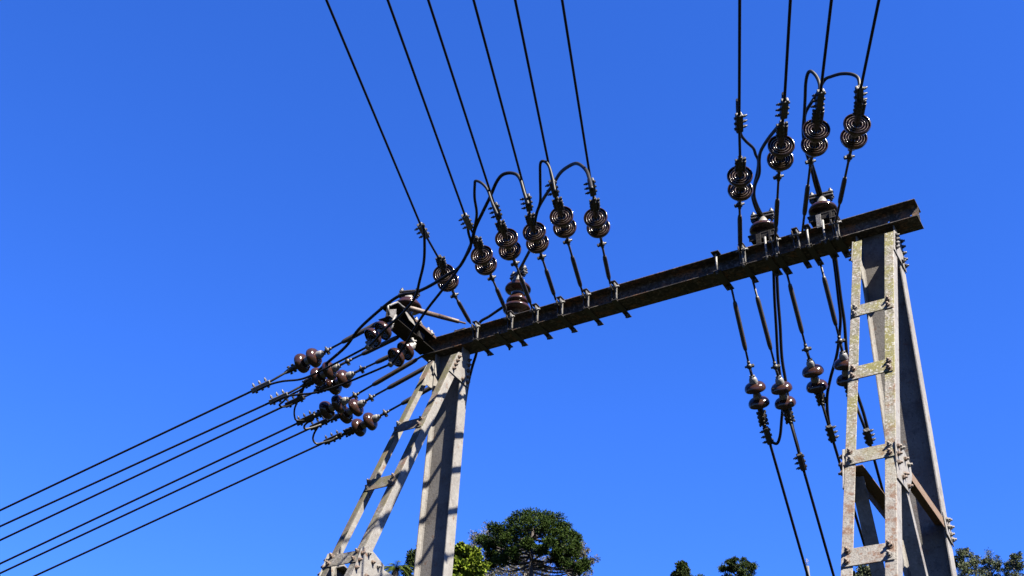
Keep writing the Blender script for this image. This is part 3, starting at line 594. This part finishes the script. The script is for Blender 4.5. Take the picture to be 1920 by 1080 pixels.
jumper('pale hooked cable linking the fifth and lowest left clamps', lerpd([(603, 792), (595, 803), (589, 814), (588, 825), (594, 831), (605, 831), (620, 825), (632, 819)], dl[4], dl[5] - .03), .0145, 'fitting')

# ------------------------------------------------------------------ trees on the hillside
def leafmat(name, c1, c2, c3, sc=1.2):
    m = mat(name, c1, .6, 0, [(c2, sc, .42, .58), (c3, sc * 5, .54, .66)], 0, 60, 0, .04, k=.34)
    b = m.node_tree.nodes['Principled BSDF']
    return m
LM_ARAU = leafmat('araucaria_needles', (.030, .058, .010), (.050, .085, .012), (.085, .115, .022), 1.6)
LM_BRIGHT = leafmat('bright_leaves', (.13, .20, .012), (.20, .26, .022), (.30, .30, .08), 1.4)
LM_GREY = leafmat('dry_grey_foliage', (.20, .185, .155), (.12, .125, .07), (.30, .27, .23), 1.2)
LM_DARK = leafmat('dark_conifer_needles', (.034, .058, .015), (.055, .078, .02), (.085, .10, .035), 1.2)
LM_MID = leafmat('olive_leaves', (.095, .13, .055), (.14, .155, .085), (.25, .24, .17), 1.2)
LM_PALM = leafmat('palm_leaves', (.07, .11, .015), (.11, .14, .02), (.05, .08, .012), 1.5)
BARK = mat('brown_bark', (.09, .065, .05), .9, 0, [((.05, .038, .03), 6, .45, .6)], .5, 20)
BARKG = mat('pale_bark', (.24, .21, .18), .9, 0, [((.12, .10, .085), 5, .45, .6)], .5, 20)
def leafcloud(b, rng, C, R, n, L, Wd, out=.6, flat=1.0, shell=.35):
    """n thin leaf quads in a clump of radius R, pointing mostly outward"""
    C = np.array(C)
    d = rng.normal(size=(n, 3)); d /= np.linalg.norm(d, axis=1)[:, None]
    rr = R * (shell + (1 - shell) * rng.random(n)) ** .7
    p = C + d * rr[:, None] * np.array([1, 1, flat])
    g = d * out + rng.normal(size=(n, 3)) * (1 - out) + np.array([0, 0, .15]); g /= np.linalg.norm(g, axis=1)[:, None]
    sd = np.cross(g, rng.normal(size=(n, 3))); sd /= np.linalg.norm(sd, axis=1)[:, None]
    l = L * rng.uniform(.6, 1.3, n)[:, None]; wv = sd * Wd * rng.uniform(.6, 1.3, n)[:, None]
    q = np.stack([p - wv * .6, p + g * l * .55 - wv, p + g * l, p + g * l * .55 + wv], 1).reshape(-1, 3)
    b.add(q.tolist(), [[4 * i, 4 * i + 1, 4 * i + 2, 4 * i + 3] for i in range(n)])
def px_base(px, py, dep):
    P = at_depth(px, py, dep); return Vector((P.x, P.y, gz(P.x, P.y) - .2)), P
def limb(b, p0, p1, r0, r1, sag=0.0, n=5):
    p0, p1 = Vector(p0), Vector(p1)
    pts = [p0.lerp(p1, i / n) + Vector((0, 0, -sag * math.sin(math.pi * i / n))) for i in range(n + 1)]
    b.tube(pts, [r0 + (r1 - r0) * i / n for i in range(n + 1)], 6)

def araucaria():
    rng = np.random.default_rng(11); rnd = random.Random(11); D = 70
    base, top = px_base(1000, 966, D)
    t = thing('araucaria_tree', 'dark umbrella-crowned araucaria with bare inner limbs, tallest tree behind the beam', 'tree', base, 'trees behind the gantry')
    tr = MB(); tr.tube([base, base.lerp(Vector((top.x, top.y, top.z)), .6), Vector((top.x, top.y, top.z - .5))], [.30, .20, .06], 10)
    cr = MB()
    # clumps seen in the crown: (x, y, radius in px, depth offset)
    cl = [(1000, 968, 17, 0), (975, 972, 17, -1), (1022, 970, 16, 1), (1042, 977, 16, 0), (958, 985, 17, .5), (985, 985, 19, -1.5), (1010, 984, 19, -1.5), (1034, 990, 18, -1.2), (1055, 992, 15, .6),
          (936, 1000, 17, .3), (962, 1002, 17, -1.3), (985, 1000, 14, 1.6), (1012, 1001, 17, 1.5), (1042, 1004, 15, -1.6), (1066, 1004, 14, -.2), (928, 993, 13, -1.2), (1078, 1010, 13, .5),
          (950, 1014, 14, -1.8), (908, 1015, 14, 0), (918, 1024, 12, -1.0), (1062, 1020, 16, -1.4), (1079, 1026, 12, -.4), (1050, 1030, 11, 1.4), (935, 1018, 11, 1.6), (962, 1036, 13, -1.9), (1015, 1032, 11, -2.2), (1072, 1042, 13, -.8),
          (925, 1044, 13, -.6), (940, 1052, 14, -1.5), (920, 1060, 10, .4), (1040, 1048, 12, -1.2), (1056, 1056, 13, -1.5), (1094, 1062, 12, -.3), (1082, 1068, 11, -.9), (968, 1050, 10, .9), (1010, 1060, 8, 1.2), (1094, 1056, 9, .4), (990, 1020, 12, -2.4), (1030, 1018, 11, -2.6), (975, 1022, 11, 2.2), (1046, 1038, 10, -2.2), (948, 1034, 11, .8), (1070, 1062, 10, .9)]
    for x, y, r, dd in cl:
        P = at_depth(x, y, D + dd); R = r / F * D * 1.0
        h = math.hypot(P.x - top.x, P.y - top.y)
        zj = min(P.z - .15 * h - .2, top.z - .9); zj = max(zj, top.z - 7)
        limb(tr, (top.x, top.y, zj), P, .07, .03, .12 * h, 6)
        for k in range(5):
            a = rnd.random() * 6.28; Q = P + Vector((math.cos(a), math.sin(a), rnd.uniform(-.2, .6))) * R * .6
            limb(tr, P.lerp(Vector((top.x, top.y, zj)), .25), Q, .025, .01, .02, 2)
            leafcloud(cr, rng, Q, R * .62, 150, .14, .026, .7, .9, .1)
        leafcloud(cr, rng, P, R * .92, 420, .15, .026, .75, .95, .15)
    part(tr, 'trunk', BARK, t, normals=False); part(cr, 'crown', LM_ARAU, t, normals=False)
araucaria()

def tree(name, label, px, top_y, wid, D, lm, bark=None, n=14, leaf=(.22, .07), dens=110, flat=.8, seed=1, gap=.55, hpx=60, conical=False, lean=0):
    """broad crown of separate leaf clumps; px, top_y, wid measured in the photograph, D metres away"""
    rng = np.random.default_rng(seed); rnd = random.Random(seed)
    base, top = px_base(px, top_y, D); k = D / F
    t = thing(name, label, 'tree', base, 'trees behind the gantry')
    tr = MB(); cr = MB(); R = wid * k / 2; H = hpx * k / .82
    tr.tube([base, base.lerp(top, .5) + Vector((rnd.uniform(-.2, .2), 0, 0)), top - Vector((0, 0, H * .15))], [R * .07 + .08, R * .05 + .05, .03], 8)
    for i in range(n):
        u = (i + .5) / n; z = top.z - H * u
        prof = (.10 + .95 * u) if conical else math.sin(math.pi * min(.12 + u * .62, 1))
        a = i * 2.4 + rnd.uniform(-.5, .5); rr = R * prof * rnd.uniform(.35, 1.0) * (1 if i else .2)
        P = Vector((top.x + math.cos(a) * rr, top.y + math.sin(a) * rr, z - (0 if not conical else .1 * rr)))
        cz = max(z - .35 * rr - .2, base.z + 1)
        limb(tr, (top.x, top.y, cz), P, .05 + R * .012, .015, -.05 * rr if not conical else .04 * rr, 4)
        cR = R * gap * rnd.uniform(.65, 1.15) * (.55 if conical and u < .3 else 1)
        for q in range(4):
            v = Vector((rnd.gauss(0, .5), rnd.gauss(0, .5), rnd.gauss(0, .35))) * cR
            leafcloud(cr, rng, P + v, cR * rnd.uniform(.4, .7), dens, leaf[0], leaf[1], .4, flat, .1)
            limb(tr, P, P + v * .9, .02, .006, 0, 2)
    part(tr, 'trunk', bark or BARK, t, normals=False); part(cr, 'crown', lm, t, normals=False)
    return t
tree('broadleaf_tree', 'bright yellow-green leafy tree beside the small trestle column, left of the araucaria', 878, 1032, 82, 58, LM_BRIGHT, None, 28, (.20, .065), 210, .8, 21, .42, 90)
tree('dry_tree', 'thin grey-brown dry tree showing behind the left side of the araucaria', 915, 998, 90, 84, LM_GREY, BARKG, 30, (.14, .03), 95, 1.0, 22, .40, 110)
tree('dry_tree', 'thin grey-brown dry tree behind the araucaria trunk', 985, 1030, 130, 88, LM_GREY, BARKG, 34, (.14, .03), 90, 1.0, 23, .36, 80)
tree('dry_tree', 'thin grey-brown dry tree showing behind the right side of the araucaria', 1082, 1022, 66, 86, LM_GREY, BARKG, 26, (.14, .03), 95, 1.0, 24, .40, 80)
tree('conifer_tree', 'dark feathery conifer just left of the small trestle column', 784, 1030, 66, 64, LM_DARK, None, 16, (.2, .04), 70, .6, 25, .36, 80)
tree('conifer_tree', 'small pointed conifer at the bottom edge, between araucaria and the hanging wires', 1276, 1059, 92, 90, LM_DARK, None, 26, (.20, .035), 200, .8, 26, .34, 70, True)
tree('flat_topped_tree', 'rounded dark tree at the bottom edge left of the hanging wires', 1384, 1055, 84, 95, LM_DARK, None, 22, (.19, .04), 190, .55, 27, .36, 60)
tree('gum_tree', 'green tree seen low between the ladder rails of the larger trestle', 1618, 1066, 90, 75, LM_MID, None, 22, (.16, .04), 160, .8, 28, .42, 60)
tree('gum_tree', 'open-crowned tree directly right of the larger trestle', 1802, 1034, 72, 80, LM_MID, BARKG, 24, (.15, .03), 120, .9, 29, .40, 90)
tree('gum_tree', 'airy tree second from the right picture edge', 1852, 1045, 60, 88, LM_MID, BARKG, 22, (.15, .03), 110, .9, 30, .40, 80)
tree('gum_tree', 'airy tree at the right picture edge', 1897, 1042, 58, 86, LM_MID, BARKG, 22, (.15, .03), 110, .9, 31, .40, 80)

def palm():
    rnd = random.Random(4); base, top = px_base(742, 1068, 50)
    t = thing('palm_tree', 'yellow-green palm with drooping fronds behind the foot of the small trestle', 'tree', base, 'trees behind the gantry')
    tr = MB(); tr.tube([base, base.lerp(top, .5), top], [.16, .13, .12], 8); part(tr, 'trunk', BARK, t)
    cr = MB()
    for i in range(26):
        a = i * 2.4; up = rnd.uniform(.05, .9); L = rnd.uniform(.7, 1.1)
        pts = [top + Vector((math.cos(a) * L * s, math.sin(a) * L * s, up * L * s * .9 - (s ** 2.2) * L * .75)) for s in (0, .2, .4, .6, .8, 1.0)]
        cr.tube(pts, [.018, .015, .012, .01, .008, .004], 5)
        for j in range(5):
            for k in range(5):
                P = pts[j].lerp(pts[j + 1], k / 5); d = (pts[j + 1] - pts[j]).normalized(); s = d.cross(Vector((0, 0, 1))).normalized()
                for sg in (-1, 1):
                    g = (s * sg + d * .7 - Vector((0, 0, .35))).normalized(); l = .26 * (1 - .45 * abs(j - 2) / 3)
                    cr.add([P - d * .012, P + g * l, P + d * .012], [[0, 1, 2]])
    part(cr, 'fronds', LM_PALM, t, normals=False)
palm()

# ------------------------------------------------------------------ distant concrete post
pb, pt = px_base(1513, 1062, 60)
t = thing('concrete_post', 'slim pale concrete post with a small aerial at the bottom edge below the hanging wires', 'post', pb)
b = MB(); b.tube([pb, pt], [.16, .11], 8, False); part(b, 'shaft', M['concrete'], t)
b = MB(); b.tube([pt, pt + Vector((0, 0, .42))], .014, 6)
for z in (.12, .22, .32): b.tube([pt + Vector((-.07, 0, z)), pt + Vector((.08, .02, z + .05))], .012, 6)
b.tube([pt + Vector((.02, 0, .36)), pt + Vector((.13, .05, .22))], .012, 6); part(b, 'aerial', M['galv'], t)
